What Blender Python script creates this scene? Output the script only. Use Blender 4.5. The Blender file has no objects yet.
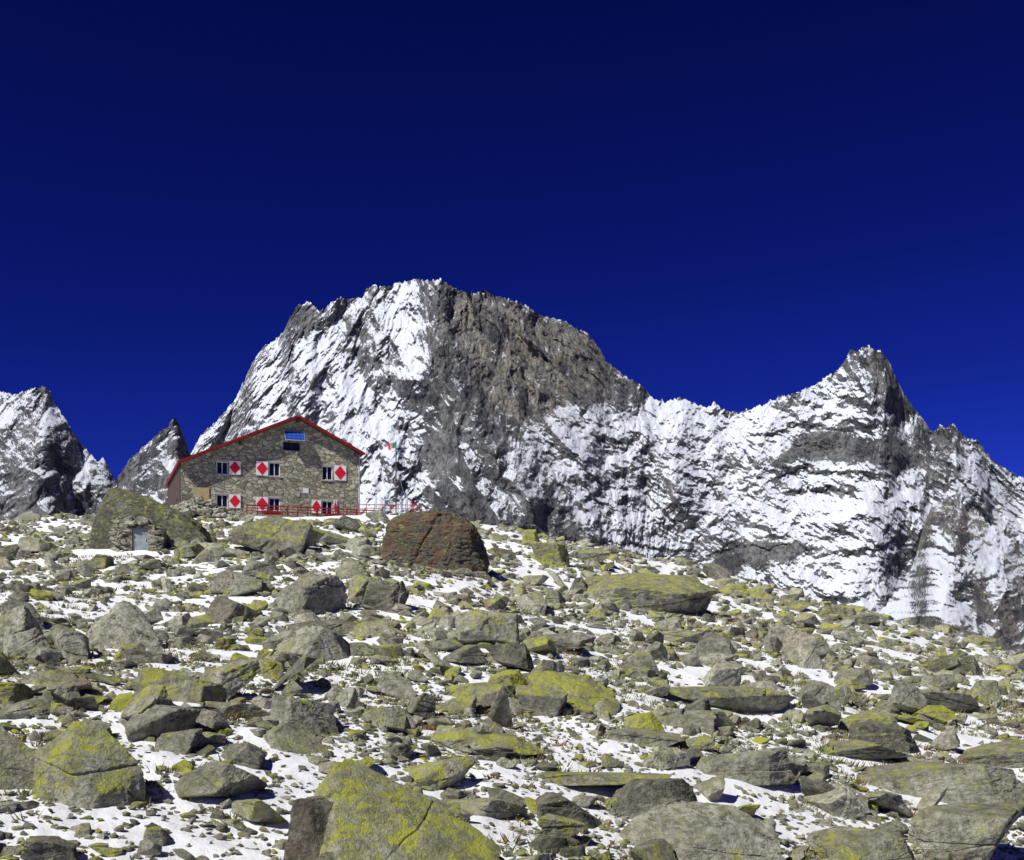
import bpy, bmesh, math, random
import numpy as np
from mathutils import Vector, Matrix, Euler
random.seed(7); rng=np.random.default_rng(11)
scene=bpy.context.scene
col=scene.collection
F_PX=1100.0; HOR=640.0

# ------------------------------------------------------------------ noise
def _h(ix,iy,iz,seed):
    n=(ix*374761393+iy*668265263+iz*2147483647+seed*144269504)&0xffffffff
    n=((n^(n>>13))*1274126177)&0xffffffff
    n=((n^(n>>15))*2246822519)&0xffffffff
    return (n^(n>>16))&0xffffffff
def pn2(x,y,seed=0):
    x=np.asarray(x,float);y=np.asarray(y,float)
    xi=np.floor(x).astype(np.int64);yi=np.floor(y).astype(np.int64)
    xf=x-xi;yf=y-yi
    u=xf*xf*xf*(xf*(xf*6-15)+10);v=yf*yf*yf*(yf*(yf*6-15)+10)
    def g(dx,dy):
        a=_h(xi+dx,yi+dy,0,seed)*(2*math.pi/4294967296.0)
        return np.cos(a)*(xf-dx)+np.sin(a)*(yf-dy)
    a=g(0,0)*(1-u)+g(1,0)*u;b=g(0,1)*(1-u)+g(1,1)*u
    return (a*(1-v)+b*v)*1.5
def fbm2(x,y,octv=4,seed=0,gain=.5):
    s=0;a=1;t=0
    for i in range(octv):
        s=s+a*pn2(x*2**i+17.3*i,y*2**i-9.1*i,seed+i);t+=a;a*=gain
    return s/t*1.3
def ridged2(x,y,octv=4,seed=0,gain=.5):
    s=0;a=1;t=0
    for i in range(octv):
        s=s+a*(1-2*np.abs(pn2(x*2**i+17.3*i,y*2**i-9.1*i,seed+i)));t+=a;a*=gain
    return s/t
def pillars(x,y,seed=0,kk=1.1):
    """upper envelope of jittered tilted planes: continuous faceted blocks with creases"""
    xi=np.floor(x).astype(np.int64);yi=np.floor(y).astype(np.int64)
    out=np.full(x.shape,-9e9);K=1/4294967296.0
    for dx in (-1,0,1):
        for dy in (-1,0,1):
            cx=xi+dx;cy=yi+dy
            ex=x-(cx+_h(cx,cy,1,seed)*K);ey=y-(cy+_h(cx,cy,2,seed)*K)
            v=(_h(cx,cy,3,seed)*K-.5)*.5+ex*(_h(cx,cy,4,seed)*K-.5)*1.5+ey*(_h(cx,cy,5,seed)*K-.5)*1.2-kk*(ex*ex+ey*ey)
            out=np.maximum(out,v)
    return out
def vn3(P,seed=0):
    pi=np.floor(P).astype(np.int64);f=P-pi;w=f*f*(3-2*f)
    r=0
    for dx in (0,1):
        for dy in (0,1):
            for dz in (0,1):
                h=_h(pi[:,0]+dx,pi[:,1]+dy,pi[:,2]+dz,seed)/2147483648.0-1
                r=r+h*(w[:,0] if dx else 1-w[:,0])*(w[:,1] if dy else 1-w[:,1])*(w[:,2] if dz else 1-w[:,2])
    return r
def sst(a,b,x):
    t=np.clip((x-a)/(b-a),0,1);return t*t*(3-2*t)

# ------------------------------------------------------------------ mesh helpers
def mesh_arr(name,V,F,smooth=False,attrs=None):
    V=np.asarray(V,np.float32);F=np.asarray(F,np.int32)
    me=bpy.data.meshes.new(name)
    me.vertices.add(len(V));me.vertices.foreach_set('co',V.ravel())
    k=F.shape[1]
    me.loops.add(F.size);me.loops.foreach_set('vertex_index',F.ravel())
    me.polygons.add(len(F));me.polygons.foreach_set('loop_start',np.arange(0,F.size,k,dtype=np.int32))
    me.update(calc_edges=True);me.validate()
    me.polygons.foreach_set('use_smooth',np.full(len(me.polygons),smooth,dtype=bool))
    for n,a in (attrs or {}).items():
        at=me.attributes.new(n,'FLOAT','POINT');at.data.foreach_set('value',np.asarray(a,np.float32).ravel())
    return me
def grid_faces(nr,nc):
    i=np.arange(nr*nc).reshape(nr,nc)
    return np.stack([i[:-1,:-1],i[1:,:-1],i[1:,1:],i[:-1,1:]],-1).reshape(-1,4)
def add(name,me,mat=None,parent=None,label=None,category=None,kind=None,group=None):
    o=bpy.data.objects.new(name,me);col.objects.link(o)
    if mat is not None and me is not None:
        for m in (mat if isinstance(mat,(list,tuple)) else [mat]): me.materials.append(m)
    if parent is not None:o.parent=parent
    if label:o['label']=label
    if category:o['category']=category
    if kind:o['kind']=kind
    if group:o['group']=group
    return o

# ------------------------------------------------------------------ node helpers
class NT:
    def __init__(s,name):
        s.m=bpy.data.materials.new(name);s.m.use_nodes=True;s.t=s.m.node_tree;s.n=s.t.nodes;s.l=s.t.links
        s.b=s.n['Principled BSDF'];s.b.inputs['Roughness'].default_value=.9
        s.b.inputs['Specular IOR Level'].default_value=.2
    def node(s,k,**kw):
        n=s.n.new(k)
        for a,v in kw.items():setattr(n,a,v)
        return n
    def set(s,inp,v):
        if isinstance(v,bpy.types.NodeSocket): s.l.new(v,inp)
        else: inp.default_value=v
    def pos(s,scale=(1,1,1),rot=(0,0,0)):
        g=s.node('ShaderNodeNewGeometry');m=s.node('ShaderNodeMapping');m.inputs['Scale'].default_value=scale;m.inputs['Rotation'].default_value=rot
        s.l.new(g.outputs['Position'],m.inputs['Vector']);return m.outputs['Vector']
    def objpos(s,scale=(1,1,1)):
        g=s.node('ShaderNodeTexCoord');m=s.node('ShaderNodeMapping');m.inputs['Scale'].default_value=scale
        s.l.new(g.outputs['Object'],m.inputs['Vector']);return m.outputs['Vector']
    def noise(s,vec,scale,detail=5,rough=.6,dist=0):
        n=s.node('ShaderNodeTexNoise');s.l.new(vec,n.inputs['Vector'])
        n.inputs['Scale'].default_value=scale;n.inputs['Detail'].default_value=detail
        n.inputs['Roughness'].default_value=rough;n.inputs['Distortion'].default_value=dist
        return n.outputs['Fac']
    def math(s,op,a,b=0,c=None,clamp=False):
        n=s.node('ShaderNodeMath',operation=op,use_clamp=clamp);s.set(n.inputs[0],a);s.set(n.inputs[1],b)
        if c is not None:s.set(n.inputs[2],c)
        return n.outputs[0]
    def ramp(s,v,a,b,lo=0.,hi=1.):
        n=s.node('ShaderNodeMapRange',interpolation_type='SMOOTHSTEP');s.set(n.inputs['Value'],v)
        n.inputs['From Min'].default_value=a;n.inputs['From Max'].default_value=b
        n.inputs['To Min'].default_value=lo;n.inputs['To Max'].default_value=hi
        return n.outputs[0]
    def mix(s,f,a,b,mode='MIX'):
        n=s.node('ShaderNodeMix',data_type='RGBA',blend_type=mode)
        s.set(n.inputs[0],f)
        s.set(n.inputs[6],a if not isinstance(a,tuple) else (*a,1));s.set(n.inputs[7],b if not isinstance(b,tuple) else (*b,1))
        return n.outputs[2]
    def attr(s,name,t='GEOMETRY'):
        n=s.node('ShaderNodeAttribute',attribute_type=t,attribute_name=name);return n.outputs['Fac']
    def nz(s):
        g=s.node('ShaderNodeNewGeometry');x=s.node('ShaderNodeSeparateXYZ');s.l.new(g.outputs['Normal'],x.inputs[0]);return x.outputs[2]
    def bump(s,h,dist,strength=1.):
        n=s.node('ShaderNodeBump');n.inputs['Strength'].default_value=strength;n.inputs['Distance'].default_value=dist
        s.l.new(h,n.inputs['Height']);s.l.new(n.outputs['Normal'],s.b.inputs['Normal'])
    def color(s,c):s.set(s.b.inputs['Base Color'],c if not isinstance(c,tuple) else (*c,1))

def flat_mat(name,c,rough=.7,var=.25,scale=3.,spec=.3,metal=0):
    if name in bpy.data.materials: return bpy.data.materials[name]
    m=NT(name);v=m.noise(m.pos(),scale,5,.65)
    f=m.ramp(v,.3,.7)
    m.color(m.mix(f,tuple(x*(1-var) for x in c),tuple(min(1,x*(1+var)) for x in c)))
    m.b.inputs['Roughness'].default_value=rough;m.b.inputs['Specular IOR Level'].default_value=spec
    m.b.inputs['Metallic'].default_value=metal
    return m.m

def rock_mat(name,mode):
    m=NT(name);p=m.pos()
    at='OBJECT' if mode=='OBJECT' else 'GEOMETRY'
    tint=m.attr('tint',at);lich=m.attr('lichen',at);rust=m.attr('rust',at)
    n1=m.noise(p,.9,5,.65);n2=m.noise(p,5,6,.8);n3=m.noise(p,30,2,.7)
    f=m.math('ADD',m.math('MULTIPLY',tint,.85),m.math('MULTIPLY',m.math('SUBTRACT',n1,.43),1.8),clamp=True)
    c=m.mix(f,(.20,.195,.145),(.78,.76,.61))
    c=m.mix(m.ramp(n2,.40,.60),m.mix(1.,c,(.50,.495,.46),'MULTIPLY'),c)
    c=m.mix(m.ramp(n3,.35,.65,0,.5),c,m.mix(1.,c,(.62,.62,.62),'MULTIPLY'))
    rf=m.math('MULTIPLY',rust,m.ramp(n1,.42,.60),clamp=True)
    c=m.mix(rf,c,(.19,.10,.06))
    n4=m.noise(m.pos((1,1,1),(.4,.2,1.)),2.3,6,.8)
    c=m.mix(m.ramp(n4,.56,.64,0,.75),c,(.05,.048,.038))
    up=m.ramp(m.nz(),-.2,.9)
    n5=m.noise(p,1.5,8,.82)
    lf=m.math('ADD',m.math('ADD',n5,m.math('MULTIPLY',lich,.24)),m.math('MULTIPLY',up,.11))
    c=m.mix(m.ramp(lf,.64,.82,0,.62),c,(.31,.315,.12))
    ls=m.math('ADD',m.math('ADD',m.math('MULTIPLY',m.math('ADD',n5,m.math('SUBTRACT',1.,n4)),.5),m.math('MULTIPLY',lich,.13)),m.math('MULTIPLY',up,.045))
    c=m.mix(m.ramp(ls,.635,.69,0,.85),c,(.50,.52,.075))
    c=m.mix(m.ramp(tint,-1.,0.,.75,0.),c,(.035,.028,.02))
    m.color(c)
    h=m.math('ADD',m.math('MULTIPLY',n2,1.),m.math('MULTIPLY',n4,1.))
    m.bump(h,.16,1.)
    m.b.inputs['Roughness'].default_value=.88
    return m.m
M_ROCK=rock_mat('granite_rock','OBJECT');M_SCREE=rock_mat('granite_scree','GEOMETRY')

# ------------------------------------------------------------------ camera
cam=bpy.data.cameras.new('camera');co=bpy.data.objects.new('camera',cam);col.objects.link(co)
co.location=(0,0,0);co.rotation_euler=(math.pi/2,0,0)
cam.sensor_width=36;cam.lens=36*F_PX/1024;cam.shift_y=(HOR-430)/1024
cam.clip_start=.1;cam.clip_end=30000
scene.camera=co

# ------------------------------------------------------------------ light
S_EL=math.radians(46);A=math.radians(46)
S=Vector((-math.sin(A)*math.cos(S_EL),-math.cos(A)*math.cos(S_EL),math.sin(S_EL)))
sl=bpy.data.lights.new('sun','SUN');sl.energy=5.0;sl.angle=math.radians(.5);sl.color=(1,.975,.91)
so=bpy.data.objects.new('sun',sl);col.objects.link(so);so.rotation_euler=S.to_track_quat('Z','Y').to_euler();so.location=(-50,-50,80)
w=bpy.data.worlds.new('World');scene.world=w;w.use_nodes=True
nt=w.node_tree;bg=nt.nodes['Background']
sk=nt.nodes.new('ShaderNodeTexSky');sk.sky_type='NISHITA';sk.sun_disc=False
sk.sun_elevation=S_EL;sk.sun_rotation=math.atan2(S.x,S.y);sk.altitude=3000;sk.air_density=1.0;sk.dust_density=0.0;sk.ozone_density=3.0
gm=nt.nodes.new('ShaderNodeGamma');gm.inputs[1].default_value=1.75
mx=nt.nodes.new('ShaderNodeMix');mx.data_type='RGBA';mx.blend_type='MULTIPLY';mx.inputs[0].default_value=1
mx.inputs[7].default_value=(.025,.029,.150,1)
nt.links.new(sk.outputs[0],gm.inputs[0]);nt.links.new(gm.outputs[0],mx.inputs[6]);nt.links.new(mx.outputs[2],bg.inputs[0])
bg.inputs[1].default_value=.1
scene.view_settings.view_transform='Standard';scene.view_settings.look='None';scene.view_settings.exposure=0

# ------------------------------------------------------------------ ground
def g_base(x,y):
    x=np.asarray(x,float);y=np.asarray(y,float)
    yy=np.minimum(y,112.);z=-5+.13*yy+.00024*yy*yy
    q=(x+8)/5.;q2=(x-20)/5.
    z=z-(.16*5*np.logaddexp(0,np.clip(q,-50,300))+.11*5*np.logaddexp(0,np.clip(q2,-50,300))*sst(30,70,y))*np.exp(-np.maximum(0,x-120)/200.)
    yc=146-56*sst(-14,30,x)
    t=np.maximum(0,y-yc);z=z-.5*t*t/(t+14)
    z=np.maximum(z,-170-.0*y)
    flat=1-np.exp(-(((x+27)/16)**2+((y-120)/14)**2)*1.2)
    near=np.exp(-np.maximum(0,y-300)/400)
    z=z+.9*fbm2(x/22,y/22,3,5)*flat*near
    return z
def snow_field(x,y):
    return fbm2(x/6.,y/4.,4,21,.6)*.62+.60+.60*fbm2(x/1.3,y/1.0,3,31,.7)
def g_bump(x,y):
    return .30*ridged2(x/5.,y/4.,4,41,.55)+.14*fbm2(x/.9,y/.8,3,51)-.1
def ground_z(x,y):
    b=g_bump(x,y);s=snow_field(x,y)
    near=np.exp(-np.maximum(0,y-160)/60)
    lvl=b*(1-sst(-.1,.35,s)*.55)+.04*sst(-.1,.3,s)
    return g_base(x,y)+lvl*near
ks=np.concatenate([np.linspace(-3.2,-.56,110)[:-1],np.linspace(-.56,.56,860),np.linspace(.56,3.2,110)[1:]])
ys=np.concatenate([np.geomspace(4,150,640)[:-1],np.geomspace(150,9000,90)])
K,Y=np.meshgrid(ks,ys);X=K*Y
Zg=ground_z(X,Y)
Vg=np.stack([X,Y,Zg],-1).reshape(-1,3)
m=NT('slope_ground');p=m.pos()
sn=m.attr('snow');n1=m.noise(p,1.2,5,.7);n2=m.noise(p,6,6,.8);n3=m.noise(p,.25,4,.6)
soil=m.mix(m.ramp(n1,.35,.65),(.14,.13,.09),(.36,.34,.26))
soil=m.mix(m.ramp(n3,.36,.54,0,.85),soil,(.20,.21,.06))
soil=m.mix(m.ramp(m.noise(p,.7,5,.75,.5),.54,.62,0,.8),soil,(.22,.11,.05))
soil=m.mix(m.ramp(n2,.42,.6,0,.75),soil,(.035,.032,.022))
f=m.math('ADD',sn,m.math('ADD',m.math('MULTIPLY',m.math('SUBTRACT',n1,.5),1.3),m.math('MULTIPLY',m.math('SUBTRACT',n2,.5),3.0)))
f=m.ramp(f,-.02,.08)
m.color(m.mix(f,soil,(.88,.89,.91)))
m.bump(m.math('ADD',m.math('MULTIPLY',n2,m.math('SUBTRACT',1.,m.math('MULTIPLY',f,.6))),m.math('MULTIPLY',f,.5)),.14)
ground=add('ground',mesh_arr('ground',Vg,grid_faces(len(ys),len(ks))[:,::-1],True,{'snow':snow_field(X,Y)-10*(Y>400)}),m.m,kind='structure')

def hit(px,row):
    k=(px-512)/F_PX;e=(HOR-row)/F_PX
    y=np.linspace(11,128,4000);z=g_base(k*y,y)
    ok=np.nonzero(z/y>=e)[0]
    yy=y[ok[0]] if len(ok) else y[np.argmax(z/y)]
    return k*yy,yy

# ------------------------------------------------------------------ rocks
def ico(sub):
    bm=bmesh.new();bmesh.ops.create_icosphere(bm,subdivisions=sub,radius=1)
    V=np.array([v.co[:] for v in bm.verts]);F=np.array([[v.index for v in f.verts] for f in bm.faces]);bm.free();return V,F
ICO={s:ico(s) for s in (4,5,6)}
def facet_rock(sub,seed,cuts=7,sharp=30.,rough=.05,boxy=.3,planes=None,steps=.8):
    r=np.random.default_rng(seed);V,F=ICO[sub]
    D=V/np.linalg.norm(V,axis=1,keepdims=True)
    if planes is None:
        N=[];d=[]
        for a in ((1,0,0),(-1,0,0),(0,1,0),(0,-1,0),(0,0,1),(0,0,-1)):
            n=np.array(a,float)+r.normal(0,boxy,3);N.append(n/np.linalg.norm(n));d.append(r.uniform(.65,1.05))
        for i in range(cuts):
            n=r.normal(0,1,3);n[2]=abs(n[2])*.9;N.append(n/np.linalg.norm(n));d.append(r.uniform(.52,.92))
        N=np.array(N);d=np.array(d)
    else: N,d=planes
    q=np.maximum(D@N.T,1e-3)/d
    mq=q.max(1,keepdims=True)
    R=1/(mq[:,0]*((q/mq)**sharp).sum(1)**(1/sharp))
    P=D*R[:,None]
    for j in range(3):
        n=r.normal(0,1,3);n/=np.linalg.norm(n);c=r.uniform(-.35,.35)
        s=P@n-c+.05*vn3(P*3+j,seed+70+j)
        R=R*(1+r.uniform(-.035,.035)*np.tanh(s*70)-.045*np.exp(-(s/.022)**2))
    nn=0
    for i,(fq,a) in enumerate(((1.1,.35),(2.3,.5),(4.7,.5),(9.5,.42),(19.,.3),(38.,.2))):
        nn=nn+a*(1-2*np.abs(vn3(D*fq*R[:,None]+seed%97,seed+i)))
    st=vn3(D*R[:,None]*1.8+31,seed+50)+.5*vn3(D*R[:,None]*4.1+31,seed+51);st=np.floor(st*3.5)/3.5
    R=R*(1+rough*.8*(nn-.4)+rough*steps*st)
    P=D*R[:,None]
    c=(P.max(0)+P.min(0))/2;P=P-c
    P=P/np.abs(P).max(0);return P,F
def planes_of(pts):
    bm=bmesh.new()
    pts=np.array(pts,float);c=pts.mean(0)
    for p_ in pts-c: bm.verts.new(p_)
    bmesh.ops.convex_hull(bm,input=bm.verts);bmesh.ops.recalc_face_normals(bm,faces=bm.faces[:])
    N=[];d=[]
    for f in bm.faces:
        n=f.normal;dd=n.dot(f.verts[0].co)
        if dd<0:n=-n;dd=-dd
        if any((n-Vector(q)).length<.05 for q in N):continue
        N.append(tuple(n));d.append(max(dd,.05))
    bm.free();return np.array(N),np.array(d)
VAR=[facet_rock(5,100+i,cuts=2+i%6,sharp=[60,160,40][i%3],rough=[.03,.04,.05][i%3],boxy=[.35,.2,.45][i%3]) for i in range(28)]
VAR_ME=[mesh_arr('boulder_mesh',P*.5,F,False) for P,F in VAR]
for me in VAR_ME: me.materials.append(M_ROCK)
def hull(seed,npts=13,bev=0.):
    r=np.random.default_rng(seed);bm=bmesh.new()
    for i in range(npts):
        v=r.normal(0,1,3);v/=np.abs(v).max()**.8*np.linalg.norm(v)**.2
        bm.verts.new(v*r.uniform(.82,1))
    res=bmesh.ops.convex_hull(bm,input=bm.verts)
    bmesh.ops.delete(bm,geom=[v for v in bm.verts if not v.link_faces],context='VERTS')
    if bev>0: bmesh.ops.bevel(bm,geom=bm.edges[:],offset=bev,segments=1,affect='EDGES')
    bmesh.ops.triangulate(bm,faces=bm.faces[:])
    bmesh.ops.recalc_face_normals(bm,faces=bm.faces[:])
    bm.verts.index_update()
    V=np.array([v.co[:] for v in bm.verts]);F=np.array([[v.index for v in f.verts] for f in bm.faces]);bm.free()
    return V/np.abs(V).max(0)*.5,F
HB=[hull(300+i,13,.05) for i in range(14)];HS=[hull(400+i,10,0) for i in range(14)]

BG="boulders scattered over the slope"
keys=[]
def key_rock(cx,top,base,w,seed,lich,tint,label,rust=0.,depth=.8,rot=0.,tilt=(0,0),cuts=4,sharp=100,rough=.035,name='boulder',sink=.18,boxy=.3,pts=None,dy=0.):
    x,y=hit(cx,base);sc=y/F_PX
    W=w*sc;H=(base-top)*sc;Dp=W*depth
    P,F=facet_rock(6 if w>100 else 5,seed,cuts,sharp,rough,boxy,planes_of(pts) if pts else None,.4 if H<.3*W else .9)
    P=P*np.array([W/2,Dp/2,H*(1+sink)/2])
    R=np.array((Matrix.Rotation(rot,3,'Z')@Matrix.Rotation(tilt[1],3,'Y')@Matrix.Rotation(tilt[0],3,'X')))
    P=P@R.T
    P[:,0]*=W/(P[:,0].max()-P[:,0].min());P[:,2]*=H*(1+sink)/(P[:,2].max()-P[:,2].min())
    P[:,0]-=(P[:,0].max()+P[:,0].min())/2
    P[:,2]-=P[:,2].min()
    me=mesh_arr('boulder_mesh',P,F,False)
    o=add(name,me,M_ROCK,label=label,category='boulder',group=BG)
    yc=y+Dp*.40+dy
    o.location=(x*yc/y,yc,(HOR-base)/F_PX*y-H*sink)
    o['tint']=tint;o['lichen']=lich;o['rust']=rust
    keys.append((x*yc/y,yc,max(W,Dp)*.42));return o
G='grey granite boulder lying among snow patches'
key_rock(155,484,549,124,1,.5,-.18,'big dark tilted rock slab sheltering a stone shed',depth=.5,dy=0,rough=.045,sharp=22,pts=[(-.76,-.45,.85),(-.62,.6,1),(-.95,-.55,-.2),(-1,-.5,-1),(-1,.7,-1),(-.2,-.4,.72),(.05,.5,.6),(.5,-.3,.25),(.8,.3,.0),(1,-.5,-.5),(1,.7,-.45),(.9,-.7,-1),(1,.8,-1),(-.2,-.8,.2)])
key_rock(436,505,572,112,2,.3,-.25,'large dark boulder with rusty brown face',rust=.75,depth=.8,rough=.06,sharp=40,pts=[(-1,0,.6),(-1,-.6,-.9),(-.85,.1,.85),(-.85,-.75,.5),(-.3,.1,1),(-.15,-.65,.85),(.4,0,.92),(.8,-.1,.6),(.65,-.85,.4),(1,-.1,-.1),(1,-.7,-1),(-.5,-1,-.8),(.4,-1,-.9),(0,.8,.8),(-.8,.7,-.9),(.8,.8,-.9),(-.8,.7,.4)])
key_rock(549,541,567,42,3,1.1,.4,'rounded boulder coated in yellow-green lichen')
key_rock(650,568,612,142,4,.7,.3,'long flat slab with lichen-green top and dark underside',depth=.6,pts=[(-1,0,.1),(-.8,.5,.8),(-.2,.6,1),(.7,.5,.9),(1,0,.2),(.7,-.5,-.8),(-.1,-.7,-1),(-.7,-.6,-.6),(-.5,-.9,.3),(.4,-1,.0),(.9,.6,-1),(-.8,.6,-1)])
key_rock(311,570,617,70,5,.35,.45,'pyramid-shaped grey boulder on the upper slope')
key_rock(384,579,613,50,6,.2,.15,'dark grey rounded boulder on the upper slope')
key_rock(268,515,556,92,7,.6,.3,'olive lichen-tinted rock slab below the hut',tilt=(0,.1))
key_rock(335,526,545,60,8,.6,.4,'olive rock slab below the hut terrace')
key_rock(205,545,565,38,9,.4,.5,G)
key_rock(125,600,652,85,10,.25,.75,'pale grey pointed boulder on snowy slope',pts=[(-.1,0,1),(.2,.3,.8),(-1,0,-.3),(-.9,-.5,-1),(.9,-.2,-.5),(1,-.3,-1),(-.3,-.8,-.1),(.5,-.9,-.9),(-.5,.9,-1),(.6,.9,-1),(-.6,.1,.4)])
key_rock(24,600,632,55,11,.2,.4,G)
key_rock(68,628,662,50,12,.2,.55,'rounded pale grey boulder on snow')
key_rock(288,655,694,52,13,.3,.2,'dark upright block with cracked faces')
key_rock(573,672,714,96,14,.95,.5,'wedge boulder with bright yellow-green lichen top',pts=[(-1,.2,.9),(-.8,-.5,.2),(-.6,.5,1),(.3,.3,.8),(.9,.2,.1),(1,-.2,-.6),(.6,-.9,-1),(-.7,-.8,-1),(-1,.2,-.9),(.8,.8,-1),(-.1,-.9,-.2)])
key_rock(511,643,674,52,15,.2,0.,'dark blocky boulder beside snow')
key_rock(400,672,701,50,16,.15,.4,G)
key_rock(479,684,708,74,17,.9,.5,'flat lichen-covered slab on snow')
key_rock(180,667,708,84,18,.9,.5,'sloping slab covered in yellow-green lichen',tilt=(0,.15))
key_rock(125,693,716,34,19,2.4,.8,'small bright yellow-green lichen boulder')
key_rock(90,724,810,120,20,.8,.55,'large boulder with vivid yellow lichen patches',pts=[(-.3,.1,1),(.1,.2,.9),(.5,0,.5),(.9,-.1,0),(1,-.2,-.9),(-1,0,.3),(-1,-.3,-1),(-.2,-.8,.2),(.4,-.9,-.4),(.2,-1,-1),(-.7,.8,-.8),(.7,.8,-.8),(0,.9,.6)])
key_rock(14,732,792,80,21,.6,.6,'grey and olive lichened boulder')
key_rock(206,766,808,110,22,.25,.35,'dark layered rock slab beside snow')
key_rock(235,744,770,60,23,.3,.4,G)
key_rock(400,768,884,216,24,.85,.68,'huge angular wedge boulder with yellow-green lichen top',depth=.8,sharp=300,rough=.024,sink=.1,pts=[(-.68,-.1,1),(-.55,.3,.97),(-.2,.3,.70),(.2,.3,.36),(.6,.3,-.05),(1,.1,-.5),(-.5,-1,-.45),(.95,-.7,-.97),(-.35,-1,-1),(-1,.0,-.15),(-1,.3,-1),(-.6,1,.2),(.8,1,-.8),(-.5,1,-1),(-.75,-.7,-1),(.9,-.7,-1)])
key_rock(316,796,864,62,25,.2,.1,'dark grey-brown angular block leaning on a lichened boulder',dy=-.3,rust=.3)
key_rock(572,795,832,74,26,.15,.0,'dark rectangular rock block',boxy=.15)
key_rock(660,782,832,104,27,.2,.1,'dark angular block with sharp edges',boxy=.2)
key_rock(600,776,798,140,28,.6,.45,'flat olive rock slab in the snow')
key_rock(700,812,872,180,29,.25,.7,'broad pale grey granite slab',depth=.6,pts=[(-1,0,-.1),(-.7,.5,.6),(-.1,.6,1),(.5,.4,.9),(.9,.2,.3),(1,-.3,-.7),(.5,-.9,-1),(-.6,-.9,-1),(-.9,-.5,-.6),(0,-.7,.1),(.9,.9,-1),(-.9,.9,-1)])
key_rock(802,628,667,46,30,.15,.7,'tan upright boulder on the snowy slope',rust=.4)
key_rock(816,680,708,46,31,.35,.4,G)
key_rock(852,668,690,40,32,.3,.4,G)
key_rock(880,722,751,84,33,.3,.1,'dark grey flat boulder on brown turf')
key_rock(505,737,761,88,34,.7,.45,'flat lichen slab in the snow')
key_rock(294,726,758,88,35,.45,.45,'broad grey-olive boulder beside snow')
key_rock(175,730,756,56,36,.35,.5,G)
key_rock(722,688,712,150,37,.6,.4,'long low rock ledge with olive lichen',depth=.5,tilt=(0,.06))
key_rock(740,748,783,110,38,.3,.4,'layered dark rock ledge',depth=.5)
key_rock(940,766,806,190,39,.5,.45,'layered rock ledge dipping across the slope',depth=.5,tilt=(0,-.05))
key_rock(975,812,870,150,40,.4,.5,'broad flat grey rock slab',depth=.7)
key_rock(1000,744,768,120,41,.6,.5,'thin flat rock slab with lichen',depth=.6)
key_rock(870,834,872,130,42,.4,.4,'low grey slab in snow',depth=.7)
key_rock(850,742,762,110,56,.6,.35,'low embedded slab with olive lichen',depth=.6)
key_rock(940,690,712,100,57,.5,.45,'low embedded slab with olive lichen',depth=.6)
key_rock(640,730,748,90,58,.5,.5,'flat embedded granite slab beside turf',depth=.6)
key_rock(240,702,722,80,59,.6,.45,'flat embedded granite slab beside turf',depth=.6)
key_rock(50,670,690,80,60,.6,.4,'low embedded slab with olive lichen',depth=.6)
key_rock(360,642,658,60,61,.6,.45,'low embedded slab with olive lichen',depth=.6)
key_rock(690,630,646,70,62,.5,.5,'flat embedded granite slab beside turf',depth=.6)
key_rock(560,632,652,44,43,.3,.4,G)
key_rock(640,655,676,40,44,.45,.4,G)
key_rock(760,588,604,34,45,.9,.4,'lichen-green boulder on the crest')
key_rock(735,582,598,40,46,.9,.4,'lichen-green boulder on the crest')
key_rock(795,598,612,40,47,.6,.2,'dark lichened boulder on the crest')
key_rock(830,605,620,34,48,.6,.2,'dark lichened boulder on the crest')
key_rock(865,614,626,34,49,.3,.2,'dark lichened boulder on the crest')
key_rock(935,674,690,44,50,.25,.4,G)
key_rock(150,647,668,56,51,.3,.4,G)
key_rock(245,577,597,40,52,.3,.4,G)
key_rock(20,700,722,70,53,.4,.4,'olive-brown flat boulder on the slope')
key_rock(450,638,655,40,54,.4,.4,G)
key_rock(475,800,822,110,55,.5,.5,'low olive rock slab behind the lichened boulder',depth=.5)

# random rocks
SHX,SHY=hit(137,549)
def blocked(x,y):
    m=((np.abs(x+26)<13.5)&(y>107)&(y<146))|((np.abs(x-SHX)<2.4)&(y>SHY-7)&(y<SHY+3))
    for kx,ky,kr in keys:
        m|=((x-kx)**2+(y-ky)**2)<(kr*.95)**2
    return m
def sample(n,y0,y1,s0,s1,pw,dens=.62):
    y=np.sqrt(rng.uniform(y0*y0,y1*y1,n));x=rng.uniform(-.62,.62,n)*y
    s=s0*(1-rng.uniform(0,1,n)*(1-(s1/s0)**(-pw)))**(-1/pw)
    s=np.minimum(s,y*.054)
    sf=snow_field(x,y)-.38
    keep=rng.uniform(0,1,n)<np.clip(1.0-dens*(sf+.1)*2.2,.10,1)
    keep&=~blocked(x,y)
    return x[keep],y[keep],s[keep]
parts=[sample(1150,13,112,.8,2.4,1.8,.5),sample(11000,12,118,.4,.95,1.5,.8),sample(26000,11,66,.12,.45,1.2,.75),sample(11000,60,122,.26,.6,1.5,.8),sample(20000,11,34,.07,.2,1.2,.4)]
x=np.concatenate([q[0] for q in parts]);y=np.concatenate([q[1] for q in parts]);s=np.concatenate([q[2] for q in parts])
n=len(x)
dim=np.stack([s*rng.uniform(.9,1.4,n),s*rng.uniform(.7,1.2,n),s*rng.uniform(.34,.82,n)],-1)
rz=rng.uniform(-.6,.6,n)+(rng.uniform(0,1,n)<.35)*rng.uniform(0,3.1,n);rx=rng.normal(0,.22,n);ry=rng.normal(.08,.24,n)
gz=ground_z(x,y)
zc=gz+dim[:,2]*.5-dim[:,2]*rng.uniform(.12,.40,n)
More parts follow.
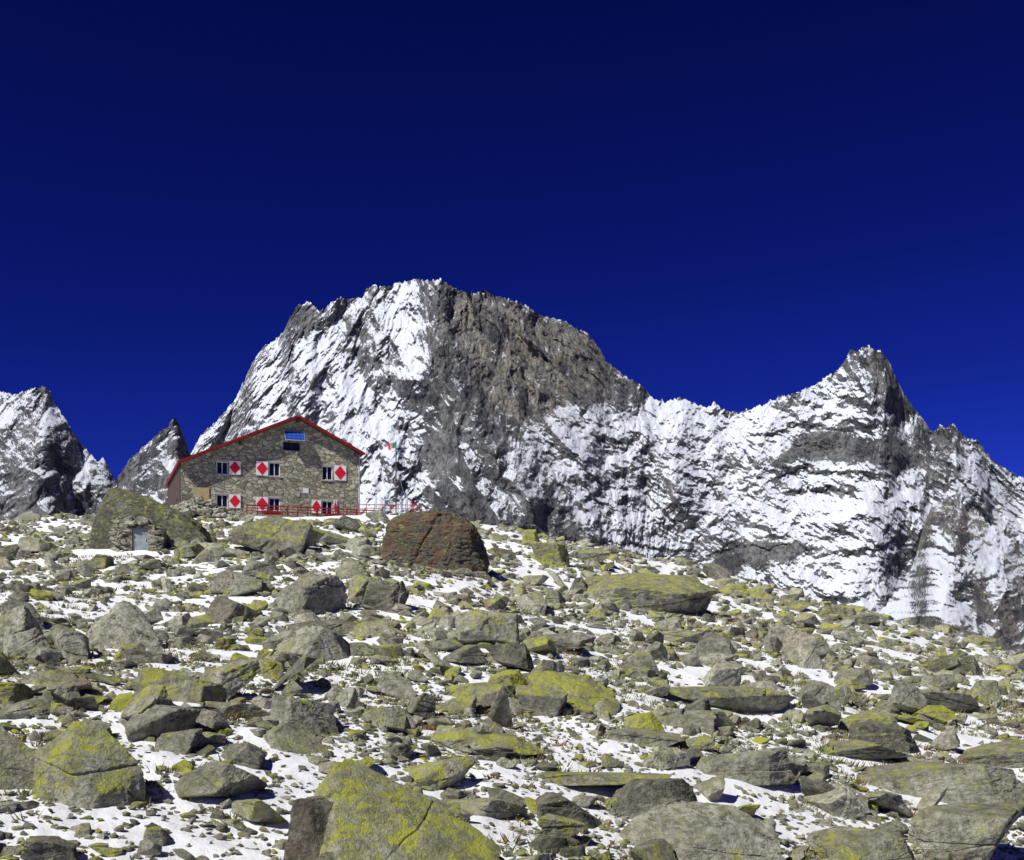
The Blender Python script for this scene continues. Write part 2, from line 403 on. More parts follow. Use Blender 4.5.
tint=np.clip(rng.normal(.54,.3,n),-.2,1);lich=np.clip(rng.normal(.45,.36,n),0,1.3);rust=(rng.uniform(0,1,n)<.06)*rng.uniform(.2,.7,n)
proj=s/y*F_PX;inf=(np.abs(x/y)<.47)&(zc/y*F_PX>-225)
order=np.argsort(-(proj*inf))
nind=300-len(keys)
ind=order[:nind];rest=order[nind:]
for i in ind:
    o=bpy.data.objects.new('boulder',VAR_ME[int(rng.integers(len(VAR_ME)))]);col.objects.link(o)
    o.location=(x[i],y[i],zc[i]);o.rotation_euler=(rx[i],ry[i],rz[i]);o.scale=dim[i]
    o['tint']=float(tint[i]);o['lichen']=float(lich[i]);o['rust']=float(rust[i])
    o['label']=('boulder coated in yellow-green lichen on the stony slope' if lich[i]>.7 else 'rust-stained brown boulder on the stony slope' if rust[i]>.4 else
                'pale grey granite boulder among snow patches' if tint[i]>.55 else 'dark grey granite boulder among snow patches' if tint[i]<.3 else 'grey-brown granite boulder among snow patches')
    o['category']='boulder';o['group']=BG
# scree
Vs=[];Fs=[];T=[];L=[];Ru=[];off=0
var=rng.integers(0,14,n)
for big in (0,1):
    for v in range(14):
        base=(HB if big else HS)[v]
        sel=rest[(var[rest]==v)&((proj[rest]>9)==bool(big))]
        if len(sel)==0: continue
        P,F=base;k=len(P)
        Q=P[None]*dim[sel][:,None,:]
        cx,sx=np.cos(rx[sel]),np.sin(rx[sel]);cy,sy=np.cos(ry[sel]),np.sin(ry[sel]);cz,sz=np.cos(rz[sel]),np.sin(rz[sel])
        a,b,c=Q[...,0],Q[...,1],Q[...,2]
        b,c=b*cx[:,None]-c*sx[:,None],b*sx[:,None]+c*cx[:,None]
        a,c=a*cy[:,None]+c*sy[:,None],-a*sy[:,None]+c*cy[:,None]
        a,b=a*cz[:,None]-b*sz[:,None],a*sz[:,None]+b*cz[:,None]
        Q=np.stack([a+x[sel][:,None],b+y[sel][:,None],c+zc[sel][:,None]],-1)
        Vs.append(Q.reshape(-1,3));Fs.append((F[None]+(np.arange(len(sel))*k)[:,None,None]+off).reshape(-1,3))
        T.append(np.repeat(tint[sel],k));L.append(np.repeat(lich[sel],k));Ru.append(np.repeat(rust[sel],k));off+=len(sel)*k
add('scree',mesh_arr('scree',np.concatenate(Vs),np.concatenate(Fs),False,{'tint':np.concatenate(T),'lichen':np.concatenate(L),'rust':np.concatenate(Ru)}),M_SCREE,
    label='loose grey granite stones covering the slope',category='stones',kind='stuff')

# grass tufts
nt_=26000
gy=np.sqrt(rng.uniform(12**2,75**2,nt_));gx=rng.uniform(-.55,.55,nt_)*gy
ok=(snow_field(gx,gy)<.55)&(fbm2(gx/6,gy/6,3,77)+.25*(gx>0)>-.05);gx=gx[ok];gy=gy[ok];ng=len(gx);nb=9
bz=ground_z(gx,gy)-.02
ang=rng.uniform(0,6.283,(ng,nb));rad=rng.uniform(.02,.18,(ng,nb));ht=rng.uniform(.07,.22,(ng,nb));ww=rng.uniform(.012,.035,(ng,nb))
bx=gx[:,None]+np.cos(ang)*rad;by=gy[:,None]+np.sin(ang)*rad;bb=np.repeat(bz[:,None],nb,1)
tx=bx+np.cos(ang)*ht*.7;ty=by+np.sin(ang)*ht*.7;tz=bb+ht
pa=rng.uniform(0,3.14,(ng,nb))
Vt=np.stack([np.stack([bx-np.cos(pa)*ww,by-np.sin(pa)*ww,bb],-1),np.stack([bx+np.cos(pa)*ww,by+np.sin(pa)*ww,bb],-1),np.stack([tx,ty,tz],-1)],2).reshape(-1,3)
tt=np.repeat(np.clip(fbm2(gx/3,gy/3,2,88)*.9+.6+rng.normal(0,.2,ng),0,1),nb*3)
m=NT('alpine_grass');m.color(m.mix(m.attr('tint'),(.17,.075,.035),(.18,.20,.045)))
add('grass',mesh_arr('grass',Vt,np.arange(len(Vt)).reshape(-1,3),False,{'tint':tt}),m.m,label='short brown and olive alpine grass tufts',category='grass',kind='stuff')

# ------------------------------------------------------------------ mountains
def poly_mask(polys,shape=(460,1400),x0=-100,y0=250,blur=4):
    YY,XX=np.mgrid[0:shape[0],0:shape[1]];XX=XX+x0;YY=YY+y0
    R=np.zeros(shape)
    for poly,val in polys:
        ins=np.zeros(shape,bool);q=len(poly);j=q-1
        for i in range(q):
            xi,yi=poly[i];xj,yj=poly[j]
            if yi!=yj:
                c=((yi>YY)!=(yj>YY))&(XX<(xj-xi)*(YY-yi)/(yj-yi)+xi);ins^=c
            j=i
        R=np.where(ins,val,R)
    kr=np.exp(-np.arange(-3*blur,3*blur+1)**2/(2.*blur*blur));kr/=kr.sum()
    R=np.apply_along_axis(lambda a:np.convolve(a,kr,'same'),0,R);R=np.apply_along_axis(lambda a:np.convolve(a,kr,'same'),1,R)
    def f(px,row):
        c=np.clip(px-x0,0,shape[1]-2);r=np.clip(row-y0,0,shape[0]-2)
        ci=c.astype(int);ri=r.astype(int);cf=c-ci;rf=r-ri
        return (R[ri,ci]*(1-cf)+R[ri,ci+1]*cf)*(1-rf)+(R[ri+1,ci]*(1-cf)+R[ri+1,ci+1]*cf)*rf
    return f
def mount_mat():
    m=NT('mountain_rock_and_snow');p=m.pos()
    sn=m.attr('snow');tan=m.attr('tan')
    n1=m.noise(m.pos((1,1,.35)),.02,5,.7,.3);n2=m.noise(m.pos((1,1,.6)),.13,6,.8,.1);n3=m.noise(m.pos((1,1,.6)),.42,4,.8)
    c=m.mix(m.ramp(n1,.38,.62),(.08,.083,.09),(.22,.22,.22))
    c=m.mix(m.math('MULTIPLY',tan,m.ramp(n1,.38,.58)),c,(.28,.255,.21))
    c=m.mix(m.ramp(n2,.45,.60,0,.85),c,m.mix(1.,c,(.28,.28,.3),'MULTIPLY'))
    c=m.mix(m.ramp(n3,.4,.6,0,.5),c,m.mix(1.,c,(1.6,1.6,1.6),'MULTIPLY'))
    f=m.math('ADD',sn,m.math('ADD',m.math('MULTIPLY',m.math('SUBTRACT',n2,.5),1.05),m.math('MULTIPLY',m.math('SUBTRACT',n3,.5),1.3)))
    f=m.ramp(f,-.03,.08)
    m.color(m.mix(f,c,(.81,.855,.92)))
    m.bump(m.math('ADD',m.math('MULTIPLY',n2,m.math('SUBTRACT',1.,m.math('MULTIPLY',f,.25))),m.math('MULTIPLY',n3,.4)),6.5,.9)
    return m.m
M_MT=mount_mat()
def mountain(label,sky,Yr,cot,nu,nv,row_bot,ribs=(),polys=(),tans=(),smooths=(),fans=((400,80),),bias=0.,amp=1.,seed=0,jag=3.2,lam=230.,bands=()):
    sky=np.array(sky,float);px=np.linspace(sky[0,0],sky[-1,0],nu)
    rt=np.interp(px,sky[:,0],sky[:,1])-jag*(ridged2(px/11,px*0,4,seed+900,.7)-.45)-jag*.9*fbm2(px/4.,px*0+3,3,seed+910,.6)
    t=np.linspace(0,1,nv)
    PX=np.repeat(px[None],nv,0);ROW=rt[None]+(row_bot-rt[None])*t[:,None]
    E=(HOR-ROW)/F_PX
    rsm=np.interp(px,sky[:,0],sky[:,1]);rsm=np.convolve(np.pad(rsm,8,'edge'),np.ones(17)/17,'valid');zr=(HOR-rsm)/F_PX*Yr
    Yd=(Yr-cot*zr)[None]/(1-cot*E)
    Xw=(PX-512)/F_PX*Yd;Zw=E*Yd
    U=0
    for i,fn in enumerate(fans):
        fx_=(fn[0]-512)/F_PX*Yr;fz_=(HOR-fn[1])/F_PX*Yr
        u=(Xw-fx_)/np.maximum(fz_-Zw,60)*(fz_-(HOR-400)/F_PX*Yr)
        if i==0: U=u
        else:
            b=sst(fn[2]-50,fn[2]+50,PX);U=U*(1-b)+(u+fx_-( fans[0][0]-512)/F_PX*Yr)*b
    wx=U+14*fbm2(Xw/130,Zw/180,5,seed+50,.62);wz=Zw+20*fbm2(Xw/150+9,Zw/150,5,seed+60,.65)
    SM=poly_mask(smooths,blur=9)(PX,ROW) if smooths else 0*PX
    vx=Xw+16*fbm2(Xw/120,Zw/120,5,seed+55,.62);vz=Zw+16*fbm2(Xw/120+5,Zw/120,5,seed+65,.62)
    d=np.zeros_like(Yd);l=lam;a=.14*lam
    for i in range(8):
        as_=(4.,3.5,3.,2.6,2.2,1.8,1.5,1.3)[i]
        sl_=(.1,-.2,.28,-.25,.32,-.35,.3,-.3)[i]
        nn=1-2*np.abs(pn2((wx+sl_*wz)/l+i*7.7,wz/(l*as_)+i*3.1,seed+i))
        an=(1.1,-.9,1.3,-1.2,1.1,-1.3,1.2,-1.2)[i]
        n2_=1-2*np.abs(pn2((vx*an+vz)/l*.75+i*2.7,(vx-vz*an)/(l*1.7)+i*5.1,seed+i+20))
        nn=nn*(1-.8*SM)+n2_*.75*SM
        d+=a*nn*.78;l*=.56;a*=.60
    for i,(fl,fa) in enumerate(((64.,20.),(32.,12.),(16.,6.),(8.,3.))):
        th=(.14,-.22,.25,-.28)[i]
        A_=pillars((wx+th*wz)/fl,(wz-th*wx)/(fl*2.5),seed+70+i)
        B_=pillars((vx+.9*vz)/fl,(vz-.9*vx)/(fl*1.5),seed+90+i)
        d+=fa*(A_*(1-SM)+.75*B_*SM)
    d*=(1-.1*SM)
    d*=amp*Yr/2400.
    for pts,ra,wl,wr in ribs:
        pts=np.array(pts,float)
        xr=np.interp(ROW+0*PX,pts[:,1],pts[:,0])+14*fbm2(ROW/55.,PX/70.,3,seed+80,.5)
        dx=PX-xr;wv=np.where(dx<0,wl,wr);q=np.clip(1-np.abs(dx)/wv,0,1);q=q*(.5+.5*q)
        en=sst(pts[0,1]-60,pts[0,1],ROW)*(1-sst(pts[-1,1]-60,pts[-1,1]+20,ROW))
        d+=ra*q*en
    BR=np.zeros_like(PX)
    for pts,th in bands:
        pts=np.array(pts,float)
        rr=np.interp(px,pts[:,0],pts[:,1])[None]+8*fbm2(PX/22.,ROW/30.,5,seed+210,.7)
        tk=th*np.clip(.7+1.8*fbm2(PX/16.,PX*0+pts[0,0],4,seed+220,.6),0,3)
        ins=sst(pts[0,0]-6,pts[0,0]+20,PX)*(1-sst(pts[-1,0]-20,pts[-1,0]+6,PX))
        q=sst(-tk*.5-2.5,-tk*.5+1.5,ROW-rr)*(1-sst(tk*.5-1.5,tk*.5+3.,ROW-rr))*ins*np.clip(tk/2.,0,1)
        BR=np.maximum(BR,q)
        d-=sst(-tk*.5,tk*.5,ROW-rr)*th*1.3*ins*np.exp(-np.maximum(0,ROW-rr)/25.)
    Y2=Yd-d
    X2=(PX-512)/F_PX*Y2;Z2=E*Y2
    P=np.stack([X2,Y2,Z2],-1)
    gu=np.gradient(P,axis=1);gv=np.gradient(P,axis=0);N=np.cross(gv,gu);N/=np.linalg.norm(N,axis=-1,keepdims=True)+1e-9
    if N[...,2].mean()<0:N=-N
    nz=N[...,2]
    R=poly_mask(polys)(PX+10*fbm2(PX/30,ROW/30,5,seed+33,.7),ROW+8*fbm2(PX/30,ROW/30,5,seed+34,.7)) if polys else 0*PX
    T=poly_mask(tans,blur=8)(PX,ROW) if tans else 0*PX
    st=fbm2((wx+.15*wz)/13.,wz/110.,5,seed+120,.65);st1=fbm2((wx-.25*wz)/13.,wz/110.,5,seed+140,.65)
    st2=fbm2(wx/24.,wz/34.,5,seed+130,.7)
    st4=fbm2((vz+.7*vx)/16.,(vx-.7*vz)/55.,5,seed+160,.68);st5=fbm2((vz-1.*vx)/14.,(vx+1.*vz)/48.,4,seed+170,.65)
    sn=(nz-.56)*1.15+(.34*np.maximum(st,st1)+.20*st2)*(1-.6*SM)+SM*(.26*st4+.26*st5+.06)+.04+bias-R-.65*BR
    nbk=14;tb=np.linspace(.05,1,nbk)
    zt=Z2[0];zb=zt[None]+(-200-zt[None])*tb[:,None];Yb=Y2[0][None]+(zt[None]-zb)*.7;Xb=np.repeat(X2[0][None],nbk,0)
    Pb=np.stack([Xb,Yb,zb],-1)[::-1]
    PP=np.concatenate([Pb,P],0);SS=np.concatenate([np.full((nbk,nu),.1),sn],0);TT=np.concatenate([np.zeros((nbk,nu)),T],0)
    me=mesh_arr('mountain_mesh',PP.reshape(-1,3),grid_faces(nv+nbk,nu),False,{'snow':SS,'tan':TT})
    o=add('mountain',me,M_MT,kind='structure',label=label,category='mountain');return o

main_sky=[(110,600),(150,540),(175,495),(192,452),(200,436),(210,427),(222,415),(235,400),(245,380),(252,363),(262,348),(275,340),(285,330),(290,317),(298,305),(306,302),(314,304),(320,313),(328,306),(338,298),(350,300),(362,298),(368,288),(375,285),(385,287),(400,283),(415,280),(430,281),(440,280),(450,286),(462,292),(475,293),(485,290),(495,296),(510,300),(522,304),(535,312),(545,318),(555,318),(565,322),(578,330),(588,334),(600,350),(606,362),(615,368),(628,378),(640,385),(652,398),(665,402),(680,398),(695,404),(705,408),(715,403),(725,410),(738,413),(750,410),(765,404),(780,397),(795,393),(810,388),(825,378),(838,370),(846,360),(850,350),(856,352),(862,348),(868,345),(874,350),(880,351),(886,358),(890,364),(896,378),(904,394),(912,406),(920,416),(928,427),(934,433),(940,424),(946,430),(953,424),(960,433),(968,440),(975,438),(985,450),(995,462),(1005,468),(1015,475),(1030,480),(1080,500),(1150,470),(1250,540)]
ribs=[([(440,282),(432,330),(428,380),(458,430),(480,490),(520,580)],130,60,170),
 ([(370,286),(355,340),(335,400),(345,470)],34,30,40),
 ([(335,300),(318,360),(290,430)],26,22,36),
 ([(305,302),(275,370),(235,440)],30,50,50),
 ([(400,395),(385,440),(392,500)],26,24,36),
 ([(480,292),(510,350),(540,410),(580,470)],40,16,44),
 ([(515,302),(550,360),(590,410)],38,14,40),
 ([(560,320),(590,360),(620,400)],34,16,40),
 ([(455,400),(490,450),(530,510),(560,560)],34,18,44),
 ([(868,346),(845,400),(800,440),(760,500)],35,90,90),
 ([(868,346),(900,410),(925,470),(915,560)],60,60,60),
 ([(795,393),(760,440),(735,500)],25,50,40),
 ([(680,398),(665,450),(680,520)],20,60,60),
 ([(600,345),(640,420),(690,540)],25,60,60),
 ([(953,424),(965,480),(950,560)],35,40,50)]
polys=[
 ([(185,480),(195,440),(250,385),(290,345),(330,330),(360,330),(385,380),(430,400),(425,440),(400,480),(400,520),(200,520)],-.24),
 ([(384,290),(422,286),(410,330),(422,385),(405,372),(392,330)],-.40),
 ([(545,440),(560,405),(660,405),(760,430),(735,520),(680,560),(600,560),(575,500)],-.06),
 ([(640,412),(700,412),(800,398),(845,370),(862,392),(895,428),(840,425),(800,430),(770,455),(700,450)],-.12),
 ([(700,490),(760,470),(830,468),(930,490),(935,530),(880,560),(820,545),(740,520)],-.20),
 ([(740,575),(900,560),(960,600),(960,640),(740,620)],-.12),
 ([(955,445),(1040,480),(1040,540),(1000,520),(960,490)],-.16),
 ([(333,305),(362,300),(372,340),(390,378),(355,378),(335,350)],.06),
 ([(285,318),(298,304),(320,312),(310,335),(288,332)],.36),
 ([(442,282),(460,291),(510,300),(545,317),(590,334),(612,365),(650,400),(600,402),(550,410),(525,430),(505,460),(480,440),(440,400),(428,375),(434,330)],.38),
 ([(445,400),(480,440),(510,455),(530,440),(545,470),(560,500),(600,550),(500,560),(450,550),(430,500),(430,440)],.15),
 ([(500,510),(560,505),(600,540),(590,560),(520,560)],.34),
 ([(872,346),(884,354),(900,388),(916,410),(895,408),(878,380),(866,362)],.38),
 ([(918,425),(955,425),(960,450),(945,485),(930,495),(922,465)],.30),
 ([(600,565),(700,560),(760,585),(640,585)],.2),
 ([(800,438),(842,434),(900,444),(918,452),(900,467),(850,460),(802,457),(772,474),(782,456)],.85),
 ([(720,552),(760,543),(812,545),(798,556),(755,565),(715,573)],.8),
]
smooths=[([(560,405),(690,405),(740,415),(850,372),(880,420),(920,440),(930,520),(960,560),(960,640),(590,640),(580,480)],.75)]
bands=[([(765,482),(800,472),(850,472),(895,478)],4),([(775,493),(820,489),(868,497)],8),([(700,558),(735,548),(800,545),(825,550)],6),([(830,560),(880,548),(905,540)],4),([(740,440),(790,425),(840,414)],4),([(600,540),(650,548),(700,552)],4)]
tans=[([(445,292),(600,338),(620,375),(540,430),(480,400)],.8),([(860,346),(884,352),(915,410),(890,400)],.4)]
mountain('massive snow-streaked granite mountain with dark rock face',main_sky,2450,.72,1400,450,668,ribs,polys,tans,smooths,((400,40),(868,120,640)),bias=.0,seed=3,bands=bands)
mountain('snow-dusted rocky peak beside the massif',[(-190,470),(-140,440),(-90,455),(-50,410),(-20,400),(0,392),(15,395),(28,390),(42,387),(50,391),(54,402),(62,415),(70,426),(78,440),(88,452),(98,462),(103,457),(108,466),(114,480),(126,505),(145,560)],1900,.6,420,240,620,
  [([(42,387),(35,430),(50,520)],20,60,80)],[([(30,400),(115,460),(115,540),(-20,540),(-20,460),(20,440)],.10),([(-20,392),(40,388),(30,410),(0,440),(-40,450)],-.1)],(),fans=((40,250),),bias=.03,seed=200,lam=160)
mountain('sharp grey rock spire dusted with snow',[(60,560),(95,510),(111,488),(118,478),(128,462),(140,450),(152,440),(160,432),(168,427),(175,417),(180,426),(184,436),(188,450),(196,462),(205,480),(230,540)],1750,.6,260,240,620,
  [([(175,417),(165,460),(170,520)],20,50,40)],[([(100,400),(230,400),(230,560),(100,560)],.06)],(),fans=((185,320),),bias=.04,seed=300,lam=120)
mountain('dark rocky spur with snow ledges',[(800,700),(850,640),(880,612),(900,588),(915,563),(922,532),(932,505),(938,503),(945,497),(960,500),(968,511),(975,508),(990,525),(1000,524),(1005,535),(1024,545),(1060,530),(1120,560),(1200,600),(1260,690)],1350,.9,560,220,720,
  [([(945,497),(940,560),(950,640)],20,60,60),([(1010,536),(1000,590),(1000,650)],20,40,40)],[([(925,500),(965,498),(990,530),(960,545),(930,530)],.35),([(970,585),(1060,560),(1060,650),(960,650)],.24),([(860,560),(930,530),(950,600),(880,640)],-.14)],[([(920,490),(1060,490),(1060,660),(920,660)],.7)],fans=((960,300),),bias=.04,seed=400,lam=160,amp=1.8,jag=5)

# ------------------------------------------------------------------ hut
def box_bm(bm,x0,x1,y0,y1,z0,z1,mi=0):
    vs=[bm.verts.new(c) for c in ((x0,y0,z0),(x1,y0,z0),(x1,y1,z0),(x0,y1,z0),(x0,y0,z1),(x1,y0,z1),(x1,y1,z1),(x0,y1,z1))]
    for f in ((3,2,1,0),(4,5,6,7),(0,1,5,4),(1,2,6,5),(2,3,7,6),(3,0,4,7)):
        fc=bm.faces.new([vs[i] for i in f]);fc.material_index=mi
def bm_mesh(bm,name):
    bmesh.ops.recalc_face_normals(bm,faces=bm.faces[:]);me=bpy.data.meshes.new(name);bm.to_mesh(me);bm.free();return me
def boxes(name,lst,mat,parent=None,**kw):
    bm=bmesh.new()
    for b in lst: box_bm(bm,*b)
    return add(name,bm_mesh(bm,name),mat,parent,**kw)
def stone_mat(name,base=(.53,.50,.365),scale=1.85):
    m=NT(name);v0=m.objpos((1,1,1.6))
    v=m.node('ShaderNodeTexVoronoi');v.inputs['Scale'].default_value=scale;v.inputs['Randomness'].default_value=1.;m.l.new(v0,v.inputs['Vector'])
    e=m.node('ShaderNodeTexVoronoi',feature='DISTANCE_TO_EDGE');e.inputs['Scale'].default_value=scale;e.inputs['Randomness'].default_value=1.;m.l.new(v0,e.inputs['Vector'])
    sx=m.node('ShaderNodeSeparateColor');m.l.new(v.outputs['Color'],sx.inputs[0])
    c=m.mix(sx.outputs[0],tuple(q*.36 for q in base),tuple(q*1.25 for q in base))
    c=m.mix(m.math('MULTIPLY',sx.outputs[1],.3),c,(.36,.32,.19))
    c=m.mix(m.ramp(m.noise(m.pos(),.4,6,.75),.38,.62,0,.45),c,(.20,.205,.145))
    mo=m.ramp(e.outputs['Distance'],.0,.08)
    c=m.mix(mo,(.14,.138,.11),c);m.color(c);m.bump(mo,.06)
    return m.m
M_WALL=stone_mat('rubble_stone_wall');M_RED=flat_mat('red_paint',(.24,.008,.014),.6,.25,2);M_WHITE=flat_mat('white_paint',(.8,.79,.76),.6,.06,2)
M_SRED=flat_mat('shutter_red_paint',(.68,.012,.03),.55,.1,2)
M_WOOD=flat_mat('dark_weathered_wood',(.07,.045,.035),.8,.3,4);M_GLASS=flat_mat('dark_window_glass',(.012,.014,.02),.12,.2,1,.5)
M_PLANK=flat_mat('ochre_board',(.50,.40,.20),.7,.15,4)
M_STEEL=flat_mat('galvanised_steel',(.45,.46,.48),.5,.1,4,.5,.3)
hut=bpy.data.objects.new('stone_hut',None);col.objects.link(hut)
hut['label']='stone mountain hut with red roof edge and diamond shutters';hut['category']='mountain hut'
HA=math.atan2(.364,.931);HX,HY,HZ=-33.7,112.,11.6
hut.location=(HX,HY,HZ);hut.rotation_euler=(0,0,HA)
def fw(px):
    k=(px-512)/F_PX;return (33.7+k*112)/(.931-.364*k)
def fz(px,row): return (HOR-row)/F_PX*(112+.364*fw(px))-HZ
W_=fw(358.5);RX=fw(297);RZ=fz(297,415.5)-.35;RZe=RZ-(W_-RX)*.50
LZ=RZ-RX*.455;DEP=17.5
bm=bmesh.new();prof=[(0,0),(W_,0),(W_,RZe),(RX,RZ),(0,LZ)]
f0=[bm.verts.new((a,0,b)) for a,b in prof];f1=[bm.verts.new((a,DEP,b)) for a,b in prof]
bm.faces.new(f0);bm.faces.new(f1[::-1])
for i in range(5): bm.faces.new([f0[i],f1[i],f1[(i+1)%5],f0[(i+1)%5]])
wall=add('wall',bm_mesh(bm,'wall'),M_WALL,hut)
wins=[(216.5,228,461.5,474),(269,280,462.5,476),(322,332.5,466,480),(216.5,228,494.5,507.5),(269,280,498,511),(322,332.5,501,514)]
attic=(283,300,442,450.5)
cut=[]
for a,b,c,d in wins+[attic]:
    xm=(a+b)/2
    cut.append((fw(a),fw(b),fz(xm,d),fz(xm,c)))
sidewins=[(4,5.1),(9,10.1),(14,15.1)]
bm=bmesh.new()
for x0,x1,z0,z1 in cut: box_bm(bm,x0,x1,-.4,.32,z0,z1)
for a,b in sidewins:
    box_bm(bm,-.4,.32,a,b,1.9,3.1)
cm=add('cutter',bm_mesh(bm,'cutter'),None,hut)
bo=wall.modifiers.new('b','BOOLEAN');bo.object=cm;bo.operation='DIFFERENCE';bo.solver='EXACT'
bpy.context.view_layer.update()
dg=bpy.context.evaluated_depsgraph_get();nm=bpy.data.meshes.new_from_object(wall.evaluated_get(dg))
wall.modifiers.clear();wall.data=nm;bpy.data.objects.remove(cm)
M_SILL=flat_mat('granite_sill',(.42,.40,.34))
def window(x0,x1,z0,z1,attic_=False):
    wn=boxes('window',[(x0+.003,x1-.003,.20,.22,z0+.003,z1-.003)],M_GLASS,hut,label='dark window pane recessed in stone wall')
    t=.08;xm=(x0+x1)/2
    fr=[(x0+.003,x0+t,.12,.19,z0+.003,z1-.003),(x1-t,x1-.003,.12,.19,z0+.003,z1-.003),(x0+t,x1-t,.12,.19,z0+.003,z0+t),(x0+t,x1-t,.12,.19,z1-t,z1-.003),(xm-.035,xm+.035,.125,.185,z0+t,z1-t)]
    boxes('frame',fr,M_WOOD if attic_ else M_WHITE,wn)
    if not attic_:
        boxes('sill',[(x0-.12,x1+.12,-.10,.10,z0-.12,z0-.003)],M_SILL,wn)
        boxes('lintel',[(x0-.2,x1+.2,-.03,.10,z1+.003,z1+.2)],M_SILL,wn)
for i,c in enumerate(cut): window(*c,attic_=(i==len(cut)-1))
for a,b in sidewins:
    wn=boxes('window',[(.20,.22,a,b,1.9,3.1)],M_GLASS,hut)
    boxes('frame',[(.12,.18,a,a+.08,1.9,3.1),(.12,.18,b-.08,b,1.9,3.1),(.12,.18,a+.08,b-.08,1.9,1.98),(.12,.18,a+.08,b-.08,3.02,3.1)],M_WHITE,wn)
zt_=LZ-.12
boxes('shade_cladding',[(-.09,-.01,.25,DEP-.1,3.3,zt_),(-.09,-.01,.25,3.8,.9,3.297),(-.09,-.01,5.3,8.8,.9,3.297),(-.09,-.01,10.3,13.8,.9,3.297),(-.09,-.01,15.3,DEP-.1,.9,3.297)],M_WOOD,hut,label='dark boards added in place of shade on the side wall')  # dark boards added so the sunlit side wall looks shaded
def shutter(px0,px1,r0,r1):
    xm=(px0+px1)/2;x0,x1=fw(px0),fw(px1);z0,z1=fz(xm,r1),fz(xm,r0)
    bm=bmesh.new();box_bm(bm,x0,x1,-.10,-.04,z0,z1,0)
    cx,cz=(x0+x1)/2,(z0+z1)/2;a,b=(x1-x0)/2*.97,(z1-z0)/2*.97
    fr=[bm.verts.new((cx+dx*a,-.118,cz+dz*b)) for dx,dz in ((-1,0),(0,-1),(1,0),(0,1))]
    bk=[bm.verts.new((cx+dx*a,-.103,cz+dz*b)) for dx,dz in ((-1,0),(0,-1),(1,0),(0,1))]
    bm.faces.new(fr).material_index=1
    for i in range(4): bm.faces.new([fr[i],bk[i],bk[(i+1)%4],fr[(i+1)%4]]).material_index=1
    for z in (z0+.25,z1-.25): box_bm(bm,x0-.06 if px0>290 or px0<240 else x1-.02,x0+.02 if px0>290 or px0<240 else x1+.06,-.06,-.005,z-.03,z+.03,2)
    add('shutter',bm_mesh(bm,'shutter'),[M_WHITE,M_SRED,M_WOOD],hut,label='white shutter painted with a red diamond')
for s_ in [(229,240.5,461,474.5),(256,268,461.5,475.5),(334,346,465.5,480.5),(229,240.5,494.5,508),(256,268,497,511),(311.5,321,500,514),(333.5,337,500.5,514.5)]: shutter(*s_)
def slab(bm,xa,za,xb,zb,y0,y1,th,mi=0,off=0):
    d=Vector((xb-xa,0,zb-za)).normalized();nrm=Vector((-d.z,0,d.x))
    if nrm.z<0:nrm=-nrm
    P=[Vector((xa,0,za)),Vector((xb,0,zb))]
    lo=[p_+nrm*off for p_ in P];hi=[p_+nrm*(off+th) for p_ in P]
    vs=[]
    for yy in (y0,y1):
        for q in (lo[0],lo[1],hi[1],hi[0]): vs.append(bm.verts.new((q.x,yy,q.z)))
    for f in ((0,1,2,3),(7,6,5,4),(0,4,5,1),(1,5,6,2),(2,6,7,3),(3,7,4,0)):
        bm.faces.new([vs[i] for i in f]).material_index=mi
oh=.25
lx=-oh;lz=LZ-oh*.455;rx_=W_+.4;rze=RZe-.4*.5;YF=-.8
bm=bmesh.new();slab(bm,lx,lz,RX-.001,RZ,YF,DEP+.4,.16,0,.03);slab(bm,RX+.001,RZ,rx_,rze,YF,DEP+.4,.16,0,.03)
roof=add('roof',bm_mesh(bm,'roof'),M_WOOD,hut,label='dark sloping roof with deep eaves')
bm=bmesh.new();slab(bm,lx-.05,lz-.02,RX,RZ+.02,YF-.12,YF-.003,.27,0,-.03);slab(bm,RX,RZ+.02,rx_+.05,rze-.02,YF-.12,YF-.003,.27,0,-.03)
add('bargeboard',bm_mesh(bm,'bargeboard'),M_RED,roof,label='dark red board along the gable edge')
bm=bmesh.new();slab(bm,lx-.05,lz-.02,RX,RZ+.02,YF,DEP+.4,.05,0,.195);slab(bm,RX,RZ+.02,rx_+.05,rze-.02,YF,DEP+.4,.05,0,.195)
add('metal_covering',bm_mesh(bm,'metal_covering'),M_RED,roof,label='red sheet metal roof covering')
boxes('eaves_board',[(lx-.13,lx-.055,YF-.1,DEP+.4,lz-.1,lz+.2)],M_RED,roof,label='red board along the eaves')
boxes('chimney',[(RX+1.2,RX+1.9,12,12.7,RZ-1,RZ+.3)],M_WALL,roof)
for b_ in [(RX-.12,RX+.12,YF+.02,-.01,RZ-.42,RZ-.12),(RX/2-.12,RX/2+.12,YF+.02,-.01,(RZ+LZ)/2-.45,(RZ+LZ)/2-.15),(W_-.5,W_-.26,YF+.02,-.01,RZe-.3,RZe-.02)]:
    boxes('purlin',[b_],M_WOOD,roof)
